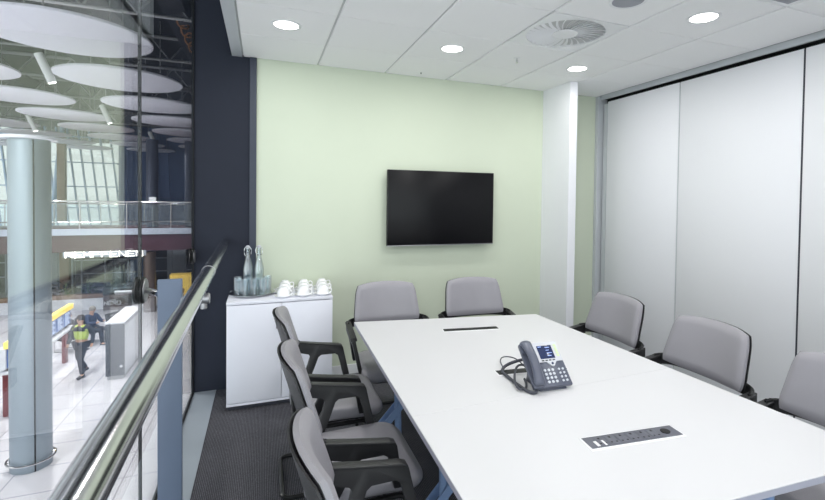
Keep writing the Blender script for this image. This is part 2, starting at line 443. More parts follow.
b = NB(); box(b, -.192, .192, -.034, .038, .0041, .0056, .0008); obj('grey_insert', b, 'module', t)
for k in range(6):
    x = -.135+k*.045
    b = NB(); box(b, x-.019, x+.019, -.028, .03, .0057, .0072, .0012); o = obj('socket', b, 'module', t)
    for hb in ((x-.004, x+.004, .012, .022), (x-.014, x-.007, -.019, -.012), (x+.007, x+.014, -.019, -.012)):
        b = NB(); box(b, *hb, .0073, .0076); obj('socket_hole', b, 'module_dark', o)
b = NB(); lathe(b, [(0, .0057), (.018, .0057), (.018, .0078), (0, .0078)], (.142, .002, 0), 20); obj('cable_hole', b, 'module_dark', t)
for x, w in ((-.160, .006), (-.130, .004)):
    b = NB(); box(b, x-w, x+w, -.028, .004, .0058, .0082, .001); obj('white_plug', b, 'paper', t)

# ------------------------------------------------------------------ chairs
def make_chair():
    t = thing('meeting_chair', '', 'chair')
    # seat cushion
    n = 9
    lv = [(.90, .392), (.97, .397), (1.0, .412), (1.0, .438), (.985, .452), (.94, .461), (.80, .465), (.5, .463), (.2, .461)]
    bm = NB(); rings = []
    for s, z in lv:
        ring = []
        for u, v in rrect(.245, .245, .085, n):
            w = 1+.05*(u/.245)
            x = u*s+.01; y = v*s*w
            zz = z-.020*max(0, (u*s-.12)/.125)**2*(1 if z > .42 else .3)
            ring.append(bm.verts.new((x, y, zz)))
        rings.append(ring)
    m = len(rings[0])
    for a, c in zip(rings, rings[1:]):
        for k in range(m): bm.faces.new((a[k], a[(k+1) % m], c[(k+1) % m], c[k]))
    bm.faces.new(rings[0]); bm.faces.new(rings[-1])
    bmesh.ops.recalc_face_normals(bm, faces=bm.faces[:])
    so = obj('seat', bm, 'seat', t, ang=60)
    bm = NB()
    prism(bm, [(u*.86+.01, v*.86) for u, v in rrect(.245, .245, .08, 6)], .374, .392, 'z', bev=.004); obj('seat_pan', bm, 'black', t)
    # curved back pad and the shell behind it
    def back_surface(u, v, w):           # u -1..1 across, v 0..1 up, w thickness to the front
        half = .250-.018*v-.010*v*v
        if v < .35: half += .004*(1-v/.35)
        x = -.232-.088*v+.045*(u*u)
        z = .668+.272*v+(.014*(1-u*u) if v > .5 else -.006*(1-u*u))*abs(v-.5)*2
        return Vector((x+w, u*half, z+w*.25))
    def back_pad(s_out, th0, th1, name, mat):
        bm = NB(); NU, NV = 26, 12
        def param(i, j):
            # squircle mapping of the grid so the corners are round
            u = -1+2*i/NU; v = -1+2*j/NV
            k = .085
            uu = u*(1-k*max(0, abs(v)-.45)**2*abs(u)**3*2.2); vv = v*(1-k*max(0, abs(u)-.45)**2*abs(v)**3*2.2)
            return uu*s_out, (vv*s_out+1)/2
        F = [[None]*(NV+1) for _ in range(NU+1)]; Bk = [[None]*(NV+1) for _ in range(NU+1)]
        for i in range(NU+1):
            for j in range(NV+1):
                u, v = param(i, j); e = max(abs(-1+2*i/NU), abs(-1+2*j/NV))
                puff = (1-e**14)
                F[i][j] = bm.verts.new(back_surface(u, v, th0+(th1-th0)*(.45+.55*puff)))
                Bk[i][j] = bm.verts.new(back_surface(u, v, th0))
        for i in range(NU):
            for j in range(NV):
                bm.faces.new((F[i][j], F[i+1][j], F[i+1][j+1], F[i][j+1]))
                bm.faces.new((Bk[i][j], Bk[i][j+1], Bk[i+1][j+1], Bk[i+1][j]))
        for i in range(NU):
            bm.faces.new((F[i][0], Bk[i][0], Bk[i+1][0], F[i+1][0])); bm.faces.new((F[i][NV], F[i+1][NV], Bk[i+1][NV], Bk[i][NV]))
        for j in range(NV):
            bm.faces.new((F[0][j], F[0][j+1], Bk[0][j+1], Bk[0][j])); bm.faces.new((F[NU][j], Bk[NU][j], Bk[NU][j+1], F[NU][j+1]))
        bmesh.ops.recalc_face_normals(bm, faces=bm.faces[:])
        return obj(name, bm, mat, t, ang=50)
    back_pad(1.0, .0, .036, 'backrest', 'seat')
    back_pad(1.012, -.014, -.001, 'back_shell', 'black')
    # arm frame: band round the back of the shell, arms with two splayed struts
    bm = NB(); pts = []
    for k in range(-10, 11):
        u = k/10; y = .296*math.sin(u*PI/2); x = -.268+.10*(abs(u)**3.0)
        pts.append((x, y, .676-.014*abs(u)**2))
    sweep_rect(bm, pts, .016, .064); obj('back_band', bm, 'black', t)
    arm = [(-.215, .706), (-.17, .696), (-.05, .676), (.075, .658), (.097, .650), (.105, .635), (.116, .58), (.146, .425), (.106, .425), (.082, .545), (.070, .590), (.052, .602),
           (-.035, .602), (-.052, .590), (-.075, .53), (-.118, .425), (-.168, .425), (-.118, .55), (-.104, .598), (-.112, .612), (-.15, .622), (-.215, .636)]
    for s in (-1, 1):
        bm = NB(); prism(bm, arm, -.0125, .0125, 'y', bev=.003)
        prism(bm, [(-.20, .702), (-.17, .6965), (-.05, .677), (.075, .659), (.098, .650), (.098, .642), (.07, .650), (-.05, .668), (-.20, .692)], -.021, .021, 'y', bev=.002)
        for v in bm.verts: v.co.z -= .012*min(1, max(0, v.co.z-.43)/.15); v.co.y += s*(.254+.040*(min(max(v.co.z, .425), .62)-.425)/.195)
        obj('armrest', bm, 'black', t)
    # cantilever sled
    y = .215
    path = []
    def arc(c, r, a0, a1, pl, yv, n=6):
        out = []
        for k in range(n+1):
            a = a0+(a1-a0)*k/n
            if pl == 'xz': out.append((c[0]+r*math.cos(a), yv, c[1]+r*math.sin(a)))
            else: out.append((c[0]+r*math.cos(a), c[1]+r*math.sin(a), yv))
        return out
    path += [(-.13, y, .362), (.10, y, .362)]
    path += arc((.13, .312), .05, PI/2, 0, 'xz', y)
    path += arc((.14, .062), .05, 0, -PI/2, 'xz', y)
    path += [(.0, y, .012), (-.20, y, .012)]
    path += arc((-.235, y-.05), .05, PI/2, PI, 'xy', .012)
    path += [(-.285, 0, .012)]
    full = path+[(p[0], -p[1], p[2]) for p in path[::-1][1:]]
    bm = NB(); tube(bm, full, .0115, 10); obj('sled_base', bm, 'black_metal', t)
    bm = NB(); cyl(bm, (-.08, -.215, .362), (-.08, .215, .362), .010, 12); cyl(bm, (.06, -.215, .362), (.06, .215, .362), .010, 12); obj('cross_tube', bm, 'black_metal', t)
    return t
chair0 = make_chair()
spots = [((-.055, -1.455, 0), .0, 'left', 'grey black-armed chair on the left side, farthest, nearest the cabinet'),
         ((-.048, -2.155, 0), .0, 'left', 'grey black-armed chair in the middle of the left row'),
         ((-.042, -2.905, 0), .02, 'left', 'grey black-armed chair nearest the camera at lower left'),
         ((.43, -1.015, 0), -PI/2-.03, 'far', 'grey chair at the far end of the table, the left one near the cabinet'),
         ((1.145, -1.04, 0), -PI/2-.04, 'far', 'grey chair at the far end of the table, the right one under the television'),
         ((1.555, -1.715, 0), PI-.02, 'right', 'grey chair on the right side, farthest, beside the white fin wall'),
         ((1.55, -2.42, 0), PI-.03, 'right', 'grey chair in the middle of the right side of the table'),
         ((1.54, -3.09, 0), PI-.02, 'right', 'grey chair cut by the right edge of the photo')]
for i, (l, r, g, lab) in enumerate(spots):
    o = chair0 if i == 0 else copy_tree(chair0)
    o.location = l; o.rotation_euler = (0, 0, r); o['label'] = lab; o['group'] = 'chairs around the meeting table'

# ------------------------------------------------------------------ television
t = thing('television', 'large black flat television mounted on the green wall', 'television', (1.148, -.10, 1.51))
t.rotation_euler.z = .0
b = NB(); box(b, -.54, .54, 0, .035, -.35, .35, .004); obj('housing', b, 'tv_plastic', t)
b = NB(); box(b, -.534, .534, -.0015, .002, -.338, .345, .0005); obj('screen', b, 'screen', t)
b = NB(); box(b, -.54, .54, -.003, .003, -.352, -.345, .001); box(b, -.03, .03, -.0045, -.002, -.351, -.346, .0005); obj('chrome_lip', b, 'steel_dull', t)
b = NB(); box(b, -.25, .25, .036, .05, -.2, .2, .002); box(b, -.30, .30, .052, .086, -.12, -.06); box(b, -.30, .30, .052, .086, .06, .12); obj('wall_bracket', b, 'black_metal', t)

# ------------------------------------------------------------------ cabinet
t = thing('storage_cabinet', 'white two-door cabinet against the green wall carrying glasses and cups', 'cabinet', (-.304, -.235, 0))
W = .384; D = .225
b = NB(); box(b, -W, W, -D, D, .792, .815, .0015); obj('cabinet_top', b, 'cabinet', t)
b = NB()
box(b, -W+.001, -W+.018, -D+.02, D, .035, .791); box(b, W-.018, W-.001, -D+.02, D, .035, .791); box(b, -W+.018, W-.018, D-.012, D, .035, .791); box(b, -W+.001, W-.001, -D+.001, D, .035, .053)
obj('carcass', b, 'cabinet', t)
b = NB(); box(b, -W+.012, W-.012, -D+.03, D-.01, 0, .034); obj('plinth', b, 'dark_line', t)
for s in (-1, 1):
    x0, x1 = (-W+.002, -.002) if s < 0 else (.002, W-.002)
    b = NB(); box(b, x0, x1, -D, -D+.018, .057, .787, .0012); d = obj('door', b, 'cabinet', t)
    hx = s*.036
    b = NB(); tube(b, [(hx, -D, .60), (hx, -D-.022, .60), (hx, -D-.026, .61), (hx, -D-.026, .72), (hx, -D-.022, .73), (hx, -D, .73)], .0045, 8); obj('handle', b, 'steel_dull', d)

# tray, glasses, bottles
ZC = .815
t = thing('serving_tray', 'round polished metal tray on the left of the cabinet top', 'tray', (-.515, -.205, ZC))
b = NB(); lathe(b, [(0, 0), (.140, 0), (.152, .003), (.166, .017), (.172, .018), (.172, .020), (.165, .0195), (.150, .006), (.139, .0035), (0, .0035)], n=48); obj('tray_dish', b, 'chrome', t, ang=60)
def tumbler_bm():
    b = NB(); lathe(b, [(0, 0), (.026, 0), (.028, .003), (.031, .128), (.0315, .131), (.0297, .131), (.0290, .127), (.0255, .012), (0, .010)], n=24); return b
g0 = None
rows = [(-.105, [-.062, .006, .074], 'front'), (-.035, [-.105, -.036, .034, .104], 'middle'), (.035, [-.112, .112], 'rear')]
names = {'front': ['left', 'middle', 'right'], 'middle': ['leftmost', 'second', 'third', 'rightmost'], 'rear': ['left', 'right']}
for dy, xs, rn in rows:
    for k, dx in enumerate(xs):
        lab = 'clear straight tumbler, %s one of the %s row on the round tray' % (names[rn][k], rn)
        if g0 is None: g0 = tag(obj('drinking_glass', tumbler_bm(), 'glass', ang=60), lab, 'glass', 'tumblers on the tray'); o = g0
        else: o = g0.copy(); C.objects.link(o); o['label'] = lab
        o.location = (-.515+dx, -.205+dy+.02, ZC+.0036)
def bottle(x, y, lab):
    t = thing('swing_top_bottle', lab, 'bottle', (x, y, ZC+.0036), 0, 'swing-top water bottles')
    b = NB(); lathe(b, [(0, 0), (.034, 0), (.037, .004), (.038, .175), (.036, .205), (.024, .262), (.0160, .29), (.0155, .345), (.0175, .348), (.0175, .360), (.0125, .360), (.0125, .29), (.020, .262), (.034, .205), (.0362, .175), (.035, .008), (0, .007)], n=28)
    obj('bottle_glass', b, 'glass', t, ang=50)
    b = NB(); lathe(b, [(0, .355), (.012, .355), (.0125, .361), (.0165, .363), (.0165, .371), (.009, .380), (0, .381)], n=20); obj('stopper', b, 'phone_light', t)
    b = NB()
    for s in (-1, 1): tube(b, [(s*.017, 0, .366), (s*.028, -.004, .345), (s*.026, -.01, .315), (s*.016, -.014, .298)], .0022, 6, smooth=1)
    tube(b, [(.016*math.cos(a), .016*math.sin(a), .300) for a in [2*PI*k/16 for k in range(16)]], .0024, 6, closed=True)
    obj('wire_bail', b, 'chrome', t)
bottle(-.553, -.105, 'clear swing-top bottle standing behind the tumblers, left of the two')
bottle(-.468, -.100, 'clear swing-top bottle standing behind the tumblers, right of the two')

def cup_set(x, y, lab1, lab2):
    s = NB(); lathe(s, [(0, 0), (.036, 0), (.038, .003), (.062, .011), (.070, .0155), (.070, .0175), (.060, .0145), (.036, .006), (0, .006)], n=36)
    return s
def cup_bm():
    b = NB()
    lathe(b, [(0, .074), (.024, .074), (.0255, .072), (.0262, .067), (.036, .060), (.0435, .044), (.047, .022), (.048, 0), (.0455, 0), (.0445, .022), (.041, .042), (.033, .056), (.024, .062), (0, .063)], n=32)
    return b
def handle_bm():
    b = NB(); tube(b, [(.041, 0, .050), (.056, 0, .056), (.071, 0, .046), (.070, 0, .024), (.058, 0, .012), (.045, 0, .014)], .0046, 8, smooth=2); return b
s0 = c0 = None
for r, (yy, rn) in enumerate(((-.385, 'front'), (-.235, 'middle'), (-.085, 'back'))):
    for k, xx in enumerate((-.288, -.138, .012)):
        kn = ('left', 'centre', 'right')[k]
        xo = xx+.012*r; rz = (-.5, -.2, .1)[r]
        ls = 'white saucer under the upturned cup in the %s row, %s column' % (rn, kn); lc = 'white upturned coffee cup in the %s row, %s column, on the cabinet' % (rn, kn)
        if s0 is None:
            s0 = tag(obj('saucer', cup_set(0, 0, '', ''), 'ceramic', ang=50), ls, 'saucer', 'saucers on the cabinet'); so = s0
            c0 = thing('coffee_cup', lc, 'cup', group='upturned cups on the cabinet'); obj('cup_bowl', cup_bm(), 'ceramic', c0, ang=50); obj('cup_handle', handle_bm(), 'ceramic', c0, ang=60); co = c0
        else:
            so = s0.copy(); C.objects.link(so); so['label'] = ls; co = copy_tree(c0); co['label'] = lc
        so.location = (xo, yy, ZC); co.location = (xo, yy, ZC+.0065); co.rotation_euler.z = rz

# ------------------------------------------------------------------ desk phone
t = thing('desk_phone', 'grey desk telephone with colour display on the white table', 'telephone', (.776, -2.475, .7405), -.06)
S = math.sin; Cc = math.cos; TH = math.radians(43)
def P2(v, h): return (v*Cc(TH)-h*S(TH), .022+v*S(TH)+h*Cc(TH))     # along the slope, height above it
LEN = .222
def slab(bm, x0, x1, v0, v1, h0, h1, bev=.002):
    prism(bm, [P2(v0, h0), P2(v1, h0), P2(v1, h1), P2(v0, h1)], x0, x1, 'x', bev=bev)
b = NB(); slab(b, -.095, .105, 0, LEN, -.020, 0, .006); obj('body', b, 'phone', t)
b = NB(); prism(b, [(.01, .0), (.15, .0), (.125, .10), (.06, .045)], -.06, .08, 'x', bev=.004); obj('foot_stand', b, 'phone', t)
b = NB()
pts = [(-.030, .118), (.012, .118), (.030, .098), (.048, .098), (.066, .118), (.100, .118), (.100, LEN-.004), (-.030, LEN-.004)]
tb = bmesh.new(); A = [tb.verts.new((x, *P2(v, .0006))) for x, v in pts]; Bv = [tb.verts.new((x, *P2(v, .0042))) for x, v in pts]
tb.faces.new(A); tb.faces.new(Bv[::-1])
for i in range(8): tb.faces.new((A[i], Bv[i], Bv[(i+1) % 8], A[(i+1) % 8]))
bmesh.ops.recalc_face_normals(tb, faces=tb.faces[:]); merge(b, tb); fp = obj('faceplate', b, 'phone_light', t)
b = NB(); slab(b, -.012, .066, .133, .200, .0043, .0056, .0004); disp = obj('display', b, 'lcd', t)
b = NB()
for k, w in ((0, .03), (1, .02), (2, .035), (3, .025)): slab(b, .030, .030+w*.8, .190-k*.014-.003, .190-k*.014, .0057, .0060, 0)
slab(b, -.006, .012, .192, .196, .0057, .006, 0); obj('display_text', b, 'lcd_glow', disp)
for k in range(5):
    b = NB(); slab(b, .078, .092, .140+k*.013, .150+k*.013, .0043, .0060, .0008); obj('line_key', b, 'greenlamp', t)
for k in range(4):
    b = NB(); slab(b, -.010+k*.019, .003+k*.019, .122, .127, .0043, .0060, .0006); obj('soft_key', b, 'module_dark', t)
def disc_on(bm, x, v, r, h0, h1, n=20):
    y0, z0 = P2(v, h0); y1, z1 = P2(v, h1); cyl(bm, (x, y0, z0), (x, y1, z1), r, n)
b = NB(); disc_on(b, .039, .107, .0135, .0005, .0065); nb = obj('navigation_pad', b, 'phone_light', t)
b = NB(); disc_on(b, .039, .107, .006, .0066, .0078); obj('select_key', b, 'lcd', nb)
for r in range(4):
    for c in range(3):
        b = NB(); disc_on(b, -.012+c*.0205, .078-r*.0185, .0065, .0, .0040, 14); obj('number_key', b, 'button', t)
for r in range(4):
    for c in range(2):
        b = NB(); disc_on(b, .062+c*.020, .078-r*.0185, .0052, .0, .0040, 14); obj('function_key', b, 'button', t)
# handset on its cradle (left)
def hand_pt(s): # s 0..1 from the front to the back
    v = .006+s*(LEN-.006); h = .020+.022*math.sin(PI*s)
    return v, h
b = NB(); t2 = bmesh.new(); rings = []
for i in range(25):
    s = i/24; v, h = hand_pt(s); e = abs(s-.5)*2
    wd = .022+.009*(e**2.5); th = .015+.010*(e**4)
    cap = 1 if .03 < s < .97 else .72
    ring = []
    for k in range(16):
        a = 2*PI*k/16; yy, zz = P2(v, h+th*.9*math.sin(a)*cap-(.006*e**4))
        ring.append(t2.verts.new((-.070+wd*math.cos(a)*cap, yy, zz)))
    rings.append(ring)
for a, c in zip(rings, rings[1:]):
    for k in range(16): t2.faces.new((a[k], a[(k+1) % 16], c[(k+1) % 16], c[k]))
t2.faces.new(rings[0]); t2.faces.new(rings[-1]); bmesh.ops.recalc_face_normals(t2, faces=t2.faces[:]); merge(b, t2)
obj('handset', b, 'phone', t, ang=60)
b = NB(); slab(b, -.099, -.040, .0, .05, .0, .010, .003); obj('cradle', b, 'phone', t)
b = NB(); slab(b, -.099, -.040, LEN-.055, LEN-.006, .0, .012, .003); obj('cradle', b, 'phone', t)

def rel(pts, loc): return [(p[0]-loc[0], p[1]-loc[1], p[2]-loc[2]) for p in pts]
o = obj('handset_cord', tube(NB(), [(.704, -2.440, .752), (.690, -2.478, .750), (.664, -2.465, .748), (.654, -2.418, .749), (.654, -2.328, .749), (.657, -2.262, .750), (.655, -2.214, .752), (.680, -2.180, .758), (.712, -2.163, .764), (.735, -2.20, .790), (.752, -2.262, .82)], .0075, 10, smooth=2), 'cable', None)
tag(o, 'thick dark grey cord looping out left of the phone along the tabletop', 'cable')
o = obj('network_cable', tube(NB(), [(.76, -2.30, .77), (.781, -2.15, .78), (.772, -2.08, .772), (.742, -2.054, .766), (.705, -2.098, .760), (.691, -2.163, .752), (.675, -2.20, .747)], .0032, 8, smooth=2), 'cable', None)
tag(o, 'thin dark cable in a high loop behind the phone cords', 'cable')
o = obj('power_cable', tube(NB(), [(.77, -2.27, .79), (.738, -2.22, .782), (.665, -2.315, .772), (.628, -2.395, .758), (.632, -2.428, .749), (.668, -2.42, .748), (.700, -2.37, .748), (.72, -2.32, .748)], .0055, 8, smooth=2), 'cable', None)
tag(o, 'dark cable forming the front left loop beside the phone', 'cable')

# ------------------------------------------------------------------ ceiling fittings
dl0 = None
dpos = [(-.3, -.9, 'farthest left downlight, above the cabinet side'), (.9, -.9, 'middle downlight of the far row, over the television side'), (2.1, -.85, 'downlight beside the top of the white fin wall'),
        (2.1, -2.1, 'downlight near the top right, over the right row of chairs'), (-.3, -2.1, 'downlight above the middle left chair'), (.9, -2.1, 'downlight above the table centre'),
        (-.3, -3.3, 'downlight above the nearest left chair'), (.9, -3.3, 'downlight above the near end of the table'), (2.1, -3.3, 'downlight above the nearest right chair'),
        (-.3, -4.5, 'downlight behind the camera by the glass'), (.9, -4.5, 'downlight behind the camera, middle'), (2.1, -4.5, 'downlight behind the camera by the partition')]
DW = 5.7
for x, y, lab in dpos:
    lab = 'round recessed '+lab
    if dl0 is None:
        dl0 = thing('downlight', lab, 'ceiling light', (x, y, HC), group='recessed downlights')
        b = NB(); lathe(b, [(.078, .0), (.079, -.004), (.094, -.005), (.098, -.003), (.098, .001)], n=40); obj('trim_ring', b, 'white_metal', dl0)
        b = NB(); lathe(b, [(0, -.0035), (.06, -.0035), (.0785, -.001), (.0785, .0), (0, .0)], n=40); obj('lens', b, 'lamp', dl0)
        o = dl0
    else:
        o = copy_tree(dl0); o.location = (x, y, HC); o['label'] = lab
    L = bpy.data.lights.new('downlight_beam', 'AREA'); L.shape = 'DISK'; L.size = .15; L.energy = DW; L.color = (1, .985, .97); L.spread = PI
    lo = bpy.data.objects.new('downlight_beam', L); C.objects.link(lo); lo.location = (x, y, HC-.008)

t = thing('air_diffuser', 'square white swirl diffuser with radial blades in the ceiling', 'air vent', (1.5, -1.5, HC))
R = .268
b = NB()
o_ = rrect(.294, .294, .004, 2); N = len(o_)
b2 = bmesh.new(); n = 72
def sq(a):
    c, s = math.cos(a), math.sin(a); k = .294/max(abs(c), abs(s)); return (c*k, s*k)
In = [(R*math.cos(2*PI*i/n), R*math.sin(2*PI*i/n)) for i in range(n)]; Ou = [sq(2*PI*i/n) for i in range(n)]
for z in (.0, .012):
    A = [b2.verts.new((*p, z)) for p in In]; B2 = [b2.verts.new((*p, z)) for p in Ou]
    for i in range(n): b2.faces.new((A[i], A[(i+1) % n], B2[(i+1) % n], B2[i]))
    if z == 0: A0_, B0_ = A, B2
for i in range(n):
    b2.faces.new((A0_[i], A[i], A[(i+1) % n], A0_[(i+1) % n])); b2.faces.new((B0_[i], B0_[(i+1) % n], B2[(i+1) % n], B2[i]))
bmesh.ops.recalc_face_normals(b2, faces=b2.faces[:]); merge(b, b2); obj('face_plate', b, 'white_metal', t)
b = NB(); lathe(b, [(R, .012), (R, .06), (0, .06)], n=48); obj('duct', b, 'vent_dark', t)
b = NB(); lathe(b, [(0, -.001), (.085, .0), (.088, .003), (.088, .006), (0, .006)], n=36); lathe(b, [(0, -.004), (.006, -.004), (.006, 0), (0, 0)], n=12); obj('hub', b, 'white_metal', t)
for k in range(30):
    a = 2*PI*k/30; b = bmesh.new(); seg = 7; prev = None
    for i in range(seg+1):
        r = .084+(R-.086)*i/seg; sw = .35*(i/seg)**1.3; w = (.0078+.0165*(i/seg))
        c, s = math.cos(a+sw*.6), math.sin(a+sw*.6); tx, ty = -s, c
        P1 = (c*r-tx*w, s*r-ty*w, .0005); P3 = (c*r+tx*w*.75, s*r+ty*w*.75, .026)
        q = [b.verts.new(P1), b.verts.new(P3), b.verts.new((P3[0], P3[1], P3[2]+.0015)), b.verts.new((P1[0], P1[1], P1[2]+.0015))]
        if prev:
            for m_ in range(4): b.faces.new((prev[m_], prev[(m_+1) % 4], q[(m_+1) % 4], q[m_]))
        else: b.faces.new(q)
        prev = q
    b.faces.new(prev[::-1]); bmesh.ops.recalc_face_normals(b, faces=b.faces[:])
    obj('blade', b, 'white_metal', t)

t = thing('ceiling_speaker', 'round grey-grilled loudspeaker set in the ceiling beyond the diffuser', 'speaker', (1.5, -2.1, HC))
b = NB(); lathe(b, [(.088, -.002), (.096, -.005), (.106, -.004), (.108, .001)], n=40); obj('speaker_ring', b, 'white_metal', t)
b = NB(); lathe(b, [(0, -.006), (.06, -.005), (.089, -.002), (.089, 0), (0, 0)], n=40); obj('speaker_grille', b, 'grille', t)
t = thing('return_grille', 'dark grey perforated square ceiling tile at the top right', 'air vent', (2.1, -2.7, HC))
b = NB(); 
for a0, a1, c0_, c1_ in ((-.294, .294, .27, .294), (-.294, .294, -.294, -.27), (-.294, -.27, -.27, .27), (.27, .294, -.27, .27)): box(b, a0, a1, c0_, c1_, 0, .012)
obj('grille_frame', b, 'white_metal', t)
b = NB(); box(b, -.27, .27, -.27, .27, .002, .010); obj('perforated_plate', b, 'grille', t)
t = thing('sprinkler_head', 'tiny chrome sprinkler head hanging from the ceiling left of the diffuser', 'sprinkler', (1.475, -.87, HC))
t.location.x = 1.468; t.location.y = -.90
b = NB(); lathe(b, [(0, -.003), (.026, -.003), (.03, 0), (0, 0)], n=24); obj('escutcheon', b, 'white_metal', t)
b = NB(); cyl(b, (0, 0, -.002), (0, 0, -.03), .005, 12); lathe(b, [(0, -.040), (.011, -.040), (.011, -.038), (0, -.036)], n=16)
for s in (-1, 1): tube(b, [(s*.005, 0, -.014), (s*.009, 0, -.026), (s*.003, 0, -.038)], .0016, 6)
obj('sprinkler_body', b, 'chrome', t)
t = thing('ceiling_tile_hook', 'tiny dark hook in the ceiling joint near the green wall', 'hook', (.895, -.16, HC))
b = NB(); cyl(b, (0, 0, .004), (0, 0, -.014), .004, 10); obj('hook_pin', b, 'slot', t)

# ------------------------------------------------------------------ the concourse beyond the glass
ZO = -3.4
b = NB(); box(b, -40, 12, -14, 48, ZO-.2, ZO); struct('ground', b, 'hall_floor')
b = NB(); box(b, -17.5, 6, -8, 48, 6.3, 6.5); struct('hall_ceiling', b, 'hall_ceiling')
b = NB(); box(b, 3.3, 3.6, -8, 48, ZO, 6.3); struct('hall_wall_right', b, 'dark_shop')

disc0 = None
lab_n = {}
for i, x in enumerate((-.35, -3.83, -7.31, -10.79, -14.27)):
    for j in range(9):
        y = 2.8+3.63*j
        if x > -1 and y < 5: continue
        if y < 3 and x > -3.0: continue
        lab = 'white ceiling disc, %s column from the glass, %s row away' % (('first', 'second', 'third', 'fourth', 'fifth')[i], ('nearest', 'second', 'third', 'fourth', 'fifth', 'sixth', 'seventh', 'eighth', 'ninth', 'tenth', 'eleventh')[j])
        if disc0 is None:
            disc0 = thing('acoustic_disc', lab, 'ceiling disc', (x, y, 4.5), group='white discs under the concourse ceiling')
            b = NB(); lathe(b, [(0, 0), (1.33, 0), (1.37, .02), (1.37, .06), (1.33, .08), (0, .08)], n=64); obj('disc_panel', b, 'disc', disc0)
            b = NB()
            for a in (0.5, 2.6, 4.7): cyl(b, (.9*math.cos(a), .9*math.sin(a), .08), (.9*math.cos(a), .9*math.sin(a), 1.8), .012, 6)
            obj('hanger_rod', b, 'steel_dull', disc0)
            o = disc0
        else:
            o = copy_tree(disc0); o.location = (x, y, 4.5); o['label'] = lab

# roof steelwork
k = 0
for y in (4.0, 7.8, 11.6, 15.4, 19.2, 23, 27):
    b = NB()
    cyl(b, (-16, y, 5.55), (3, y, 5.55), .045, 8); cyl(b, (-16, y, 6.2), (3, y, 6.2), .06, 8)
    for q in range(19):
        x = -16+q; cyl(b, (x, y, 5.55), (x+.5, y, 6.2), .022, 6); cyl(b, (x+.5, y, 6.2), (x+1, y, 5.55), .022, 6)
    tag(obj('roof_truss', b, 'steel_dull'), 'dark steel roof truss crossing the concourse, number %s from the room' % ('one', 'two', 'three', 'four', 'five', 'six', 'seven')[k] if False else 'steel roof truss above the white discs, %s from the room' % ('nearest', 'second', 'third', 'fourth', 'fifth', 'sixth', 'farthest')[k], 'truss', 'roof trusses over the concourse'); k += 1
for k, (x, lab) in enumerate(((-2.3, 'dark square duct along the roof nearest the glass'), (-5.6, 'dark square duct along the roof between the disc columns'), (-9.1, 'dark square duct along the roof farthest from the glass'))):
    b = NB(); box(b, x-.25, x+.25, 1, 45, 5.7, 6.1, .02); tag(obj('roof_duct', b, 'dark_shop'), lab, 'duct', 'roof ducts')
b = NB()
pts = [(-2.25+.10*math.cos(a*1.7)+.01*a, 8.25+.09*a, 5.75-.028*a+.10*math.sin(a*1.7)) for a in [q*.25 for q in range(60)]]
tube(b, pts, .022, 6); cyl(b, pts[0], (pts[0][0], pts[0][1], 6.295), .012, 6); tag(obj('copper_spiral', b, 'orange_metal'), 'coppery spiral ribbon hanging near the top of the concourse', 'ornament')

# hanging cylindrical spotlights; the one nearest the glass is added to brighten the floor
sp0 = None
for k, (x, y, lab) in enumerate(((-5.0, 8.95, 'tilted white cylindrical spotlight hanging between the nearest discs'), (-5.6, 15.6, 'cylindrical spotlight hanging farther along between discs'), (-5.6, 23, 'cylindrical spotlight hanging above the far walkway'), (-9.1, 12, 'cylindrical spotlight hanging left of the disc columns'), (-9.1, 19.5, 'cylindrical spotlight hanging far left of the discs'), (-2.1, 12.0, 'cylindrical spotlight hanging close to the dark wall side'), (-1.2, 4.6, 'cylindrical spotlight added out of view nearest the room glass to brighten the floor'), (-6.4, 3.0, 'cylindrical spotlight hanging left of the pale column'))):
    if sp0 is None:
        sp0 = thing('spotlight', lab, 'spotlight', (x, y, 4.35), .3, 'hanging concourse spotlights')
        b = NB(); cyl(b, (-.12, 0, .38), (.12, 0, -.24), .085, 24, bev=.008); obj('lamp_housing', b, 'white_metal', sp0)
        b = NB(); cyl(b, (.1205, 0, -.2405), (.1235, 0, -.248), .07, 20); obj('lamp_lens', b, 'lamp', sp0)
        b = NB(); cyl(b, (0, 0, .1), (0, 0, 1.4), .015, 8); obj('hanger_rod', b, 'steel_dull', sp0)
        o = sp0
    else: o = copy_tree(sp0); o.location = (x, y, 4.35); o['label'] = lab
    L = bpy.data.lights.new('spot_beam', 'SPOT'); L.energy = 1300; L.spot_size = 2.4; L.spot_blend = .8; L.shadow_soft_size = .07; L.color = (1, .97, .95)
    lo = bpy.data.objects.new('spot_beam', L); C.objects.link(lo); lo.location = (x+.15, y+.04, 4.06); lo.rotation_euler = (0, -.25, .3)

# big clad column close to the glass
t = thing('column', 'tall pale metal-clad round column outside the glass at far left', 'column', (-4.36, 6.42, ZO))
b = NB(); cyl(b, (0, 0, 0), (0, 0, 5.96), .30, 48); obj('cladding', b, 'column', t)
b = NB()
for a in (-1.05, 1.1, 3.2): 
    x, y = .298*math.cos(a), .298*math.sin(a); cyl(b, (x, y, 0), (x, y, 5.95), .012, 8)
obj('joint_line', b, 'gasket', t)
b = NB(); cyl(b, (0, 0, 5.962), (0, 0, 6.02), .40, 40, bev=.01); obj('column_cap', b, 'disc', t)
b = NB(); tube(b, [(.345*math.cos(q*PI/20), .345*math.sin(q*PI/20), .16) for q in range(40)], .018, 10, closed=True)
for a in range(4): cyl(b, (.29*math.cos(a*PI/2+.4), .29*math.sin(a*PI/2+.4), .16), (.345*math.cos(a*PI/2+.4), .345*math.sin(a*PI/2+.4), .16), .01, 8)
obj('bumper_ring', b, 'steel', t)
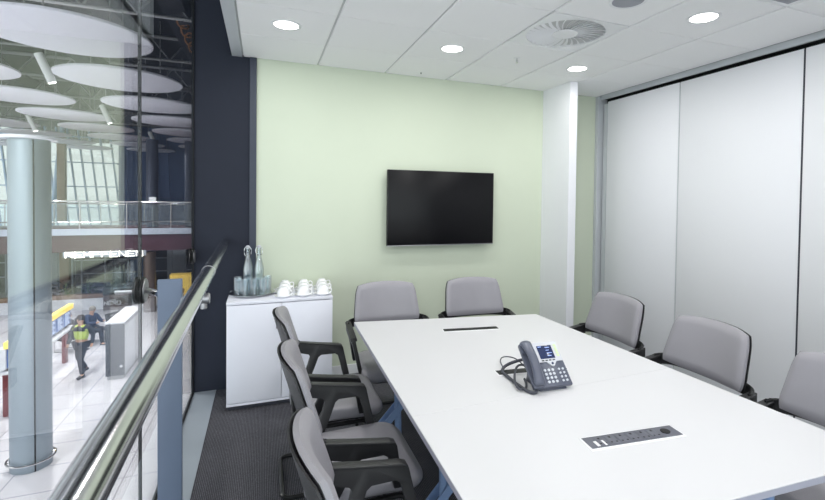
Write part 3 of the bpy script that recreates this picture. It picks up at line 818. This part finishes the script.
# bronze column under the walkway
t = thing('column', 'bronze-toned round column under the walkway beside the grey post', 'column', (-4.92, 18.9, ZO))
b = NB(); cyl(b, (0, 0, 0), (0, 0, 2.55), .23, 32); obj('cladding', b, 'bronze', t)
b = NB(); tube(b, [(.27*math.cos(q*PI/16), .27*math.sin(q*PI/16), .14) for q in range(32)], .015, 8, closed=True); obj('bumper_ring', b, 'steel', t)
for x, r, lab in ((-5.5, .26, 'broad dark blue column standing on the walkway left of the others'), (-3.9, .2, 'dark blue column standing on the walkway next to the navy wall')):
    t = thing('column', lab, 'column', (x, 22.5, 0)); b = NB(); cyl(b, (0, 0, 0), (0, 0, 4.3), r, 28); obj('cladding', b, 'column_dark', t)

# walkway (mezzanine)
b = NB(); box(b, -20, 3.2, 18, 24.5, -.7, -.01); struct('mezzanine_floor', b, 'maroon')
b = NB(); box(b, -20, 3.2, 17.93, 18.02, -.03, .22); struct('trim_11', b, 'slab_edge')
t = thing('glass_balustrade', 'steel and glass balustrade along the edge of the far walkway', 'balustrade', (-9, 18.06, .22))
b = NB(); cyl(b, (-11, 0, 1.07), (12, 0, 1.07), .035, 12); obj('top_rail', b, 'steel', t)
b = NB(); cyl(b, (-11, 0, .26), (12, 0, .26), .022, 10); obj('lower_rail', b, 'steel', t)
for q in range(15):
    x = -10.5+1.55*q; b = NB(); box(b, x-.02, x+.02, -.02, .02, 0, 1.06); obj('baluster', b, 'steel_dull', t)
    b = NB(); box(b, x+.05, x+1.5, -.006, .006, .05, .98); obj('glass_panel', b, 'pane_rail', t)
t = thing('glass_balustrade', 'second balustrade on the far side of the walkway', 'balustrade', (-9, 24.3, -.01))
b = NB(); cyl(b, (-11, 0, 1.1), (12, 0, 1.1), .035, 12); obj('top_rail', b, 'steel', t)
for q in range(12):
    x = -10.5+1.9*q; b = NB(); box(b, x-.02, x+.02, -.02, .02, 0, 1.09); obj('baluster', b, 'steel_dull', t)
t = thing('notice_sign', 'small white notice standing on the walkway', 'sign', (-4.75, 18.6, -.01))
b = NB(); box(b, -.13, .13, -.01, .01, 1.25, 1.5); obj('sign_plate', b, 'kiosk_white', t)
b = NB(); cyl(b, (0, 0.012, 0), (0, 0.012, 1.4), .015, 8); obj('sign_post', b, 'steel_dull', t)
b = NB(); box(b, -11.75, -11.35, 29.9, 30.2, -.1, 5.0, .01); tag(obj('reflection_panel', b, 'brown'), 'tall brown panel standing in for a reflection in the glass, before the far facade', 'pylon')  # brown panel built in place of a reflection in the glass

# far curtain wall with leaning mullions
t = thing('curtain_wall', 'tall glass facade with white leaning mullions at the far end of the concourse', 'facade', (-12, 36, ZO))
b = NB()
for q in range(23):
    x = -7+q*.62
    prism(b, [(x-.04, 0), (x+.04, 0), (x-.96, 9.6), (x-1.04, 9.6)], -.1, .1, 'y')
obj('mullion', b, 'facade_frame', t)
b = NB()
for z in (.1, 2.2, 4.0, 5.5, 7.2, 9.0): box(b, -8, 8, -.07, .07, z-.04, z+.04)
obj('transom', b, 'facade_frame', t)
b = NB(); box(b, -8, 8, -.012, .012, 0, 9.6); obj('glazing', b, 'pane', t)
for x, lab in ((-13.6, 'stout white steel strut leaning against the far facade, left'), (-9.6, 'stout white steel strut leaning against the far facade, right')):
    b = NB(); cyl(b, (x-.35, 34.9, -3.4), (x+.3, 35.5, 6.2), .15, 12); tag(obj('leaning_strut', b, 'facade_frame'), lab, 'strut', 'leaning facade struts')
t = thing('curtain_wall', 'blue facade of slanting steel members right of the white one', 'facade', (-4, 33, ZO))
b = NB()
for q in range(10):
    x = -5.4+q*.62; s = .35 if q % 3 else -.5
    prism(b, [(x-.05, 0), (x+.05, 0), (x-s+.05, 9.6), (x-s-.05, 9.6)], -.08, .08, 'y')
obj('mullion', b, 'facade_blue', t)
b = NB(); box(b, -5.5, 7, .3, .35, 0, 9.6); obj('backing_panel', b, 'facade_blue', t)
b = NB()
for z in (3.4, 5.2, 7): box(b, -5.5, 7, -.05, .05, z-.05, z+.05)
obj('transom', b, 'facade_blue', t)

# shops below the walkway
t = thing('shop', 'glazed shop front with dark interior below the walkway', 'shop', (-8, 24.6, ZO))
b = NB(); box(b, -8, 11, .9, 1.0, 0, 2.7); obj('back_wall', b, 'dark_shop', t)
b = NB()
for q in range(20): x = -8+q; box(b, x-.03, x+.03, 0, .08, 0, 2.7)
for z in (.9, 1.6, 2.2): box(b, -8, 11, 0, .06, z-.025, z+.025)
obj('window_frame', b, 'shop_pale', t)
for q in range(9):
    x = -7.5+q*1.7; b = NB(); box(b, x, x+.9, .5, .85, .2, 2.1)
    obj('display_shelf', b, ('shop_pale', 'dark_shop', 'facade_blue')[q % 3], t)

# illuminated letters under the walkway edge (upper part cut by the fascia in the photo)
STROKES = {  # on a 3 x 5 grid, strokes as (x0,y0,x1,y1)
 'R': [(0,0,0,5),(0,5,3,5),(3,5,3,2.6),(0,2.6,3,2.6),(1.2,2.6,3,0)], 'E': [(0,0,0,5),(0,5,3,5),(0,2.5,2.6,2.5),(0,0,3,0)], 'M': [(0,0,0,5),(0,5,1.5,2.2),(1.5,2.2,3,5),(3,5,3,0)],
 'P': [(0,0,0,5),(0,5,3,5),(3,5,3,2.4),(0,2.4,3,2.4)], 'F': [(0,0,0,5),(0,5,3,5),(0,2.5,2.6,2.5)], 'N': [(0,0,0,5),(0,5,3,0),(3,0,3,5)],
 'O': [(0,0,0,5),(0,5,3,5),(3,5,3,0),(0,0,3,0)], 'C': [(0,0,0,5),(0,5,3,5),(0,0,3,0)], 'A': [(0,0,1.5,5),(1.5,5,3,0),(.6,1.8,2.4,1.8)]}
def letter(ch, x, z, w, h, th, depth, mat, parent, y=0):
    b = NB(); r = th/2
    for x0, y0, x1, y1 in STROKES[ch]:
        a = Vector((x+x0/3*w, z+y0/5*h)); c = Vector((x+x1/3*w, z+y1/5*h)); d = (c-a).normalized(); nn = Vector((-d.y, d.x))*r; a -= d*r; c += d*r
        prism(b, [tuple(a-nn), tuple(c-nn), tuple(c+nn), tuple(a+nn)], y-depth, y, 'y')
    return obj('letter', b, mat, parent, smooth=False)
t = thing('shop_sign', 'bright illuminated letters under the edge of the walkway', 'sign', (-7.50, 17.9, -.89))
for k, ch in enumerate('REMFFENEN'): letter(ch, k*.29, 0, .215, .20, .034, .05, 'sign_lit', t)
b = NB(); box(b, -.1, 2.65, .01, .05, .0, .22); obj('sign_rail', b, 'shop_pale', t)

# counter with coffee sign
t = thing('coffee_counter', 'dark topped brown coffee counter with white lettering', 'counter', (-6.3, 19.9, ZO))
b = NB(); box(b, -.46, .46, -.3, .3, .0, .66, .01); obj('counter_body', b, 'nero', t)
b = NB(); box(b, -.48, .48, -.32, .32, .67, .98, .01); obj('counter_top', b, 'nero_top', t)
for k, ch in enumerate('NERO'): letter(ch, -.42+k*.155, .24, .11, .15, .03, .012, 'kiosk_white', t, -.301)
for k, ch in enumerate('CAFFE'): letter(ch, -.24+k*.05, .42, .032, .045, .010, .010, 'kiosk_white', t, -.301)
t = thing('low_barrier', 'long low timber-topped white barrier either side of the coffee counter', 'barrier', (-7, 20.1, ZO))
for x0, x1 in ((-4, .20), (1.2, 3.2)):
    b = NB(); box(b, x0, x1, -.1, .1, 0, .5); obj('base_panel', b, 'kiosk_white', t)
    b = NB(); box(b, x0, x1, -.16, .16, .5, .68, .01); obj('timber_top', b, 'brown', t)

# kiosk, yellow desk, flight display
t = thing('info_kiosk', 'charcoal kiosk block with white top and side standing on the concourse', 'kiosk', (-4.06, 10.62, ZO))
kx = -.28
def skew(bm):
    return bm
b = NB(); box(b, -.27, .16, 0, .03, .10, 1.50, .006); obj('front_panel', b, 'kiosk', t)
b = NB(); box(b, -.27, .16, .031, 2.0, .10, 1.42, .006); obj('side_body', b, 'kiosk_white', t)
b = NB(); box(b, -.28, .17, .0, 2.02, 1.505, 1.55, .006); obj('white_top', b, 'kiosk_white', t)
b = NB(); box(b, -.24, .13, .03, 1.95, 0, .098); obj('plinth', b, 'steel_dull', t)
b = NB(); cyl(b, (.08, -.008, .35), (.08, 0, .35), .035, 14); obj('lock', b, 'steel', t)
t = thing('yellow_desk', 'bright yellow illuminated desk beyond the grey post', 'desk', (-3.9, 20.9, ZO))
b = NB(); box(b, -.55, 1.2, -.3, .3, 0, 1.20, .01); obj('desk_body', b, 'yellow', t)
b = NB(); box(b, -.57, 1.22, -.33, .33, 1.205, 1.25, .01); obj('desk_top', b, 'yellow', t)
t = thing('flight_display', 'sloping bank of blue flight screens under a yellow header', 'display', (-5.66, 8.9, ZO), PI/2+.03)
b = NB(); box(b, -.1, 4.0, -.06, .06, 1.56, 1.70, .008); obj('header', b, 'yellow', t)
b = NB(); prism(b, [(.021, 1.10), (.16, 1.05), (.16, 1.555), (.021, 1.555)], -.1, 4.0, 'x'); obj('housing', b, 'kiosk_white', t)
b = NB(); box(b, -.1, 4.0, -.10, .16, .98, 1.04, .01); obj('shelf', b, 'kiosk_white', t)
for q in range(7):
    b = NB(); box(b, -.05+q*.58, .45+q*.58, .0, .019, 1.12, 1.53, .004); o = obj('screen', b, 'fid', t)
    b = NB()
    for r in range(8): box(b, .0+q*.58, .38+q*.58-.05*(r % 3), -.004, -.001, 1.16+r*.044, 1.175+r*.044)
    obj('screen_text', b, 'fid_text', o)
for x in (.15, 1.9, 3.75):
    b = NB(); box(b, x-.10, x+.10, .04, .13, .0, 1.04); obj('leg', b, 'maroon_leg', t)
b = NB(); cyl(b, (-5.30, 9.45, ZO), (-5.30, 9.45, -1.7), .06, 16); tag(obj('steel_bollard', b, 'steel_dull'), 'slim steel post standing just behind the big pale column', 'post')

# luggage trolley by the column
t = thing('luggage_trolley', 'luggage trolley with dark bags left of the pale column', 'trolley', (-5.75, 7.9, ZO), .4)
b = NB()
for s in (-1, 1): tube(b, [(s*.25, -.45, .15), (s*.25, .4, .18), (s*.25, .5, .3), (s*.25, .55, 1.0)], .018, 8, smooth=1)
tube(b, [(-.25, .55, 1.0), (.25, .55, 1.0)], .02, 8)
for q in range(5): cyl(b, (-.25, -.4+q*.2, .16), (.25, -.4+q*.2, .16), .012, 6)
obj('frame', b, 'steel', t)
for x, y in ((-.25, .42), (.25, .42), (0, -.42)):
    b = NB(); cyl(b, (x-.02, y, .07), (x+.02, y, .07), .07, 16, bev=.01); obj('wheel', b, 'black', t)
b = NB(); box(b, -.24, .24, -.3, .35, .185, .50, .05, 3); tag(obj('suitcase', b, 'suitcase', loc=(-5.75, 7.9, ZO), rotz=.4), 'maroon suitcase lying on the luggage trolley', 'suitcase')
b = NB(); box(b, -.2, .2, -.25, .3, .505, .95, .06, 3); tag(obj('travel_bag', b, 'cloth_dark', loc=(-5.75, 7.9, ZO), rotz=.4), 'dark bag stacked on the suitcase', 'bag')

# ------------------------------------------------------------------ people
def skin_body(name, joints, edges, mat, parent=None, lvl=2):
    me = bpy.data.meshes.new(name); me.from_pydata([j[:3] for j in joints], edges, []); me.update()
    o = bpy.data.objects.new(name, me); C.objects.link(o); me.materials.append(M[mat])
    md = o.modifiers.new('Skin', 'SKIN'); md.use_smooth_shade = True
    if not me.skin_vertices: 
        bm = bmesh.new(); bm.from_mesh(me); bm.verts.layers.skin.verify(); bm.to_mesh(me); bm.free()
    for i, j in enumerate(joints):
        sv = me.skin_vertices[0].data[i]; sv.radius = (j[3], j[4] if len(j) > 4 else j[3]); sv.use_root = (i == 0)
    sb = o.modifiers.new('Sub', 'SUBSURF'); sb.levels = lvl; sb.render_levels = lvl
    if parent: o.parent = parent
    return o

def person(label, loc, rotz, pose, top, legs, hair, H=1.72):
    k = H/1.72
    J = {}
    if pose == 'walk':
        J = dict(pel=(0, 0, .93), chest=(.02, 0, 1.22), neck=(.03, 0, 1.43), head=(.05, 0, 1.57), crown=(.04, 0, 1.66),
                 hl=(.02, .09, .88), kl=(.20, .10, .50), al=(.12, .10, .09), tl=(.26, .11, .04), hr=(-.02, -.09, .88), kr=(-.02, -.10, .49), ar=(-.30, -.10, .13), tr=(-.20, -.11, .04),
                 sl=(.02, .18, 1.38), el=(-.10, .24, 1.12), wl=(-.02, .25, .88), fl=(.01, .25, .80), sr=(.02, -.18, 1.38), er=(.04, -.24, 1.11), wr=(.18, -.23, .91), fr=(.22, -.22, .84))
    else:
        J = dict(pel=(0, 0, .52), chest=(-.04, 0, .82), neck=(-.01, 0, 1.03), head=(.04, 0, 1.16), crown=(.03, 0, 1.25),
                 hl=(.05, .10, .50), kl=(.45, .12, .50), al=(.42, .12, .08), tl=(.56, .13, .04), hr=(.05, -.10, .50), kr=(.45, -.12, .50), ar=(.50, -.12, .08), tr=(.64, -.13, .04),
                 sl=(-.03, .18, .98), el=(.10, .24, .74), wl=(.32, .14, .76), fl=(.38, .10, .78), sr=(-.03, -.18, .98), er=(.10, -.24, .74), wr=(.32, -.14, .76), fr=(.38, -.10, .78))
    R = dict(pel=(.14, .11), chest=(.15, .11), neck=.055, head=.088, crown=.070, hl=.085, kl=.058, al=.042, tl=.035, hr=.085, kr=.058, ar=.042, tr=.035, sl=.060, el=.042, wl=.030, fl=.034, sr=.060, er=.042, wr=.030, fr=.034)
    names = list(J); idx = {n: i for i, n in enumerate(names)}
    def jr(n, f=1., a=0.):
        r = R[n]; r = (r, r) if not isinstance(r, tuple) else r
        return (*[c*k for c in J[n]], r[0]*f+a, r[1]*f+a)
    E = [('pel', 'chest'), ('chest', 'neck'), ('neck', 'head'), ('head', 'crown'), ('pel', 'hl'), ('hl', 'kl'), ('kl', 'al'), ('al', 'tl'), ('pel', 'hr'), ('hr', 'kr'), ('kr', 'ar'), ('ar', 'tr'),
         ('chest', 'sl'), ('sl', 'el'), ('el', 'wl'), ('wl', 'fl'), ('chest', 'sr'), ('sr', 'er'), ('er', 'wr'), ('wr', 'fr')]
    body = skin_body('person', [jr(n) for n in names], [(idx[a], idx[b]) for a, b in E], 'skin')
    body.location = loc; body.rotation_euler.z = rotz; tag(body, label, 'person')
    def sub(nm, ns, mat, a):
        ids = {n: i for i, n in enumerate(ns)}
        skin_body(nm, [jr(n, 1, a) for n in ns], [(ids[p], ids[q]) for p, q in E if p in ids and q in ids], mat, body)
    sub('jacket', ['chest', 'pel', 'sl', 'el', 'wl', 'sr', 'er', 'wr'] if pose != 'walk' else ['chest', 'pel', 'sl', 'sr'], top, .022)
    if pose == 'walk': sub('sleeves', ['chest', 'sl', 'el', 'wl', 'sr', 'er', 'wr'], 'cloth_dark', .014)
    sub('trousers', ['pel', 'hl', 'kl', 'al', 'hr', 'kr', 'ar'], legs, .016)
    h = J['head']; c = J['crown']
    b = NB(); lathe(b, [(0, .115), (.05, .105), (.085, .07), (.098, .02), (.09, -.03), (0, -.04)], (h[0]*k-.018, 0, h[2]*k+.005), 20); obj('hair', b, hair, body, ang=60)
    for s, n1, n2 in ((1, 'al', 'tl'), (-1, 'ar', 'tr')):
        p, q = Vector(J[n1])*k, Vector(J[n2])*k
        b = NB(); tube(b, [p+Vector((-.05, 0, -.04)), p+Vector((.05, 0, -.035)), q+Vector((.03, 0, 0))], .045, 10); obj('shoe', b, 'cloth_dark', body)
    # simple face
    b = NB()
    for s in (-1, 1): lathe(b, [(0, .010), (.009, .005), (.010, 0), (.007, -.006), (0, -.008)], (h[0]*k+.085, s*.032, h[2]*k+.012), 10)
    obj('eyes', b, 'hair', body)
    b = NB(); cyl(b, (h[0]*k+.08, 0, h[2]*k+.01), (h[0]*k+.112, 0, h[2]*k-.02), .008, 8, r2=.014); obj('nose', b, 'skin', body)
    return body
person('person in a yellow-green hi-vis vest walking across the concourse', (-5.02, 11.2, ZO), -1.9, 'walk', 'hivis', 'cloth_dark', 'hair', 1.74)
def bench(x, y, rz, lab):
    t = thing('waiting_seat', lab, 'seat', (x, y, ZO), rz, 'black waiting seats')
    b = NB(); box(b, -.24, .26, -.27, .27, .38, .44, .02); obj('seat', b, 'black', t)
    b = NB(); prism(b, [(-.22, .42), (-.27, .42), (-.40, .86), (-.35, .87)], -.26, .26, 'y', bev=.01); obj('backrest', b, 'black', t)
    b = NB()
    for s in (-1, 1): tube(b, [(.2, s*.24, .38), (.2, s*.24, .01), (-.2, s*.24, .01), (-.2, s*.24, .38)], .02, 6)
    obj('leg_frame', b, 'steel', t); return t
bench(-5.75, 14.6, -.5, 'black waiting seat carrying the seated reader')
bench(-6.2, 13.9, -.4, 'black waiting seat carrying the person nearest the flight screens')
bench(-5.0, 14.9, -.5, 'black waiting seat standing empty by the kiosk'); bench(-5.3, 15.9, 2.4, 'black waiting seat turned away behind the reader')
person('person in a navy suit seated reading a paper', (-5.75, 14.6, ZO-.04), -.5, 'sit', 'cloth_blue', 'cloth_dark', 'hair_grey')
person('person in dark clothes seated left of the reader', (-6.2, 13.9, ZO-.04), -.4, 'sit', 'cloth_dark', 'cloth_dark', 'hair')

# cafe tables, chairs and planters behind the barrier
tb0 = None
for k, (x, y) in enumerate(((-8.9, 20.9), (-8.0, 21.7), (-7.1, 21.0), (-6.3, 22.0), (-9.6, 22.4), (-7.5, 22.9), (-5.6, 21.3))):
    lab = 'small round cafe table below the walkway, %s' % ('leftmost by the barrier', 'second from the left', 'just left of the coffee counter', 'behind the coffee counter', 'far left near the shop front', 'near the shop front in the middle', 'right of the coffee counter')[k]
    if tb0 is None:
        tb0 = thing('cafe_table', lab, 'table', (x, y, ZO), group='cafe tables'); b = NB(); lathe(b, [(0, .72), (.34, .72), (.35, .73), (.35, .745), (0, .75)], n=24); obj('tabletop', b, 'kiosk_white', tb0)
        b = NB(); cyl(b, (0, 0, 0), (0, 0, .72), .03, 12); lathe(b, [(0, 0), (.22, 0), (.22, .015), (0, .03)], n=20); obj('pedestal', b, 'steel_dull', tb0)
    else: o = copy_tree(tb0); o.location = (x, y, ZO); o['label'] = lab
cc0 = None; q = 0
for k, (x, y) in enumerate(((-8.9, 20.9), (-8.0, 21.7), (-7.1, 21.0), (-6.3, 22.0), (-9.6, 22.4), (-7.5, 22.9), (-5.6, 21.3))):
    for s, w in ((0, 'left'), (PI, 'right')):
        lab = 'dark cafe chair on the %s side of the %s cafe table' % (w, ('leftmost', 'second', 'third', 'fourth', 'far left', 'middle rear', 'rightmost')[k])
        px, py = x-.55*math.cos(s), y-.2*math.sin(s)
        if cc0 is None:
            cc0 = thing('cafe_chair', lab, 'chair', group='cafe chairs'); b = NB(); box(b, -.2, .2, -.2, .2, .43, .46, .01); obj('seat', b, 'dark_shop', cc0)
            b = NB(); box(b, -.22, -.19, -.19, .19, .6, .85, .01); box(b, -.22, -.19, -.19, -.16, .46, .8); box(b, -.22, -.19, .16, .19, .46, .8); obj('backrest', b, 'dark_shop', cc0)
            for a in (-.17, .17):
                for c in (-.17, .17): b = NB(); cyl(b, (a, c, 0), (a, c, .43), .014, 6); obj('leg', b, 'steel_dull', cc0)
            o = cc0
        else: o = copy_tree(cc0); o['label'] = lab
        o.location = (px, py, ZO); o.rotation_euler = (0, 0, s)
def plant(x, y, h, lab):
    t = thing('potted_plant', lab, 'plant', (x, y, ZO), 0, 'planters by the cafe')
    b = NB(); lathe(b, [(0, 0), (.16, 0), (.2, .4), (.18, .4), (.17, .34), (0, .34)], n=16); obj('planter', b, 'dark_shop', t)
    b = NB()
    for _ in range(70):
        a = random.uniform(0, 2*PI); r = random.uniform(.05, .34); z = random.uniform(.45, h); L = random.uniform(.12, .22)
        c = Vector((r*math.cos(a), r*math.sin(a), z)); d = Vector((math.cos(a), math.sin(a), random.uniform(-.3, .8))).normalized(); s = d.cross(Vector((0, 0, 1))).normalized()*.035
        t2 = bmesh.new(); vs = [t2.verts.new(v) for v in (c-d*L*.5, c+s, c+d*L*.5, c-s)]; t2.faces.new(vs); merge(b, t2)
    cyl(b, (0, 0, .3), (0, 0, h*.9), .02, 6)
    obj('foliage', b, 'leaf', t, smooth=False)
plant(-8.4, 20.68, 1.2, 'leafy green plant behind the left barrier'); plant(-7.6, 20.68, 1.0, 'leafy green plant close to the coffee counter'); plant(-4.7, 20.68, 1.1, 'leafy green plant right of the coffee counter'); plant(-9.3, 20.68, 1.3, 'leafy green plant farthest left by the barrier')

# lower brown panel under the walkway, standing in for the same reflection
b = NB(); box(b, -9.35, -8.98, 22.9, 23.2, ZO, -.72, .01); tag(obj('lower_reflection_panel', b, 'brown'), 'brown panel below the walkway at left, standing in for a reflection in the glass', 'pier')

# ------------------------------------------------------------------ light
W_ = bpy.data.worlds.new('World'); SC.world = W_; W_.use_nodes = True
bg = W_.node_tree.nodes['Background']; bg.inputs['Color'].default_value = (.92, .955, 1, 1)
wn = W_.node_tree; gtc = wn.nodes.new('ShaderNodeTexCoord'); sx = wn.nodes.new('ShaderNodeSeparateXYZ')
mr = wn.nodes.new('ShaderNodeMapRange'); mr.inputs['From Min'].default_value = .3; mr.inputs['From Max'].default_value = -.9
mr.inputs['To Min'].default_value = .85; mr.inputs['To Max'].default_value = 2.7
wn.links.new(gtc.outputs['Generated'], sx.inputs[0]); wn.links.new(sx.outputs['Y'], mr.inputs['Value']); wn.links.new(mr.outputs['Result'], bg.inputs['Strength'])   # sky brightened toward the rear as added fill, dimmer opposite

# ------------------------------------------------------------------ camera
cam = bpy.data.cameras.new('Camera'); co = bpy.data.objects.new('Camera', cam); C.objects.link(co)
yaw, pit, rol = .382468, .0220164, .0132090
cp, sp = math.cos(pit), math.sin(pit)
fw = Vector((math.sin(yaw)*cp, math.cos(yaw)*cp, -sp)); rt = Vector((math.cos(yaw), -math.sin(yaw), 0)); up = rt.cross(fw)
r2 = rt*math.cos(rol)+up*math.sin(rol); u2 = up*math.cos(rol)-rt*math.sin(rol)
mw = Matrix((( r2.x, u2.x, -fw.x, -.44092), (r2.y, u2.y, -fw.y, -4.21648), (r2.z, u2.z, -fw.z, 1.60404), (0, 0, 0, 1)))
co.matrix_world = mw
cam.sensor_width = 36; cam.lens = 463.761/825*36; cam.shift_x = (412.5-449.305)/825; cam.shift_y = (208.564-250)/825
cam.clip_start = .02; cam.clip_end = 300
SC.camera = co
SC.view_settings.view_transform = 'Standard'; SC.view_settings.look = 'None'; SC.view_settings.gamma = 1; SC.view_settings.exposure = 0.12
SC.cycles.max_bounces = 12; SC.cycles.transparent_max_bounces = 24; SC.cycles.diffuse_bounces = 6
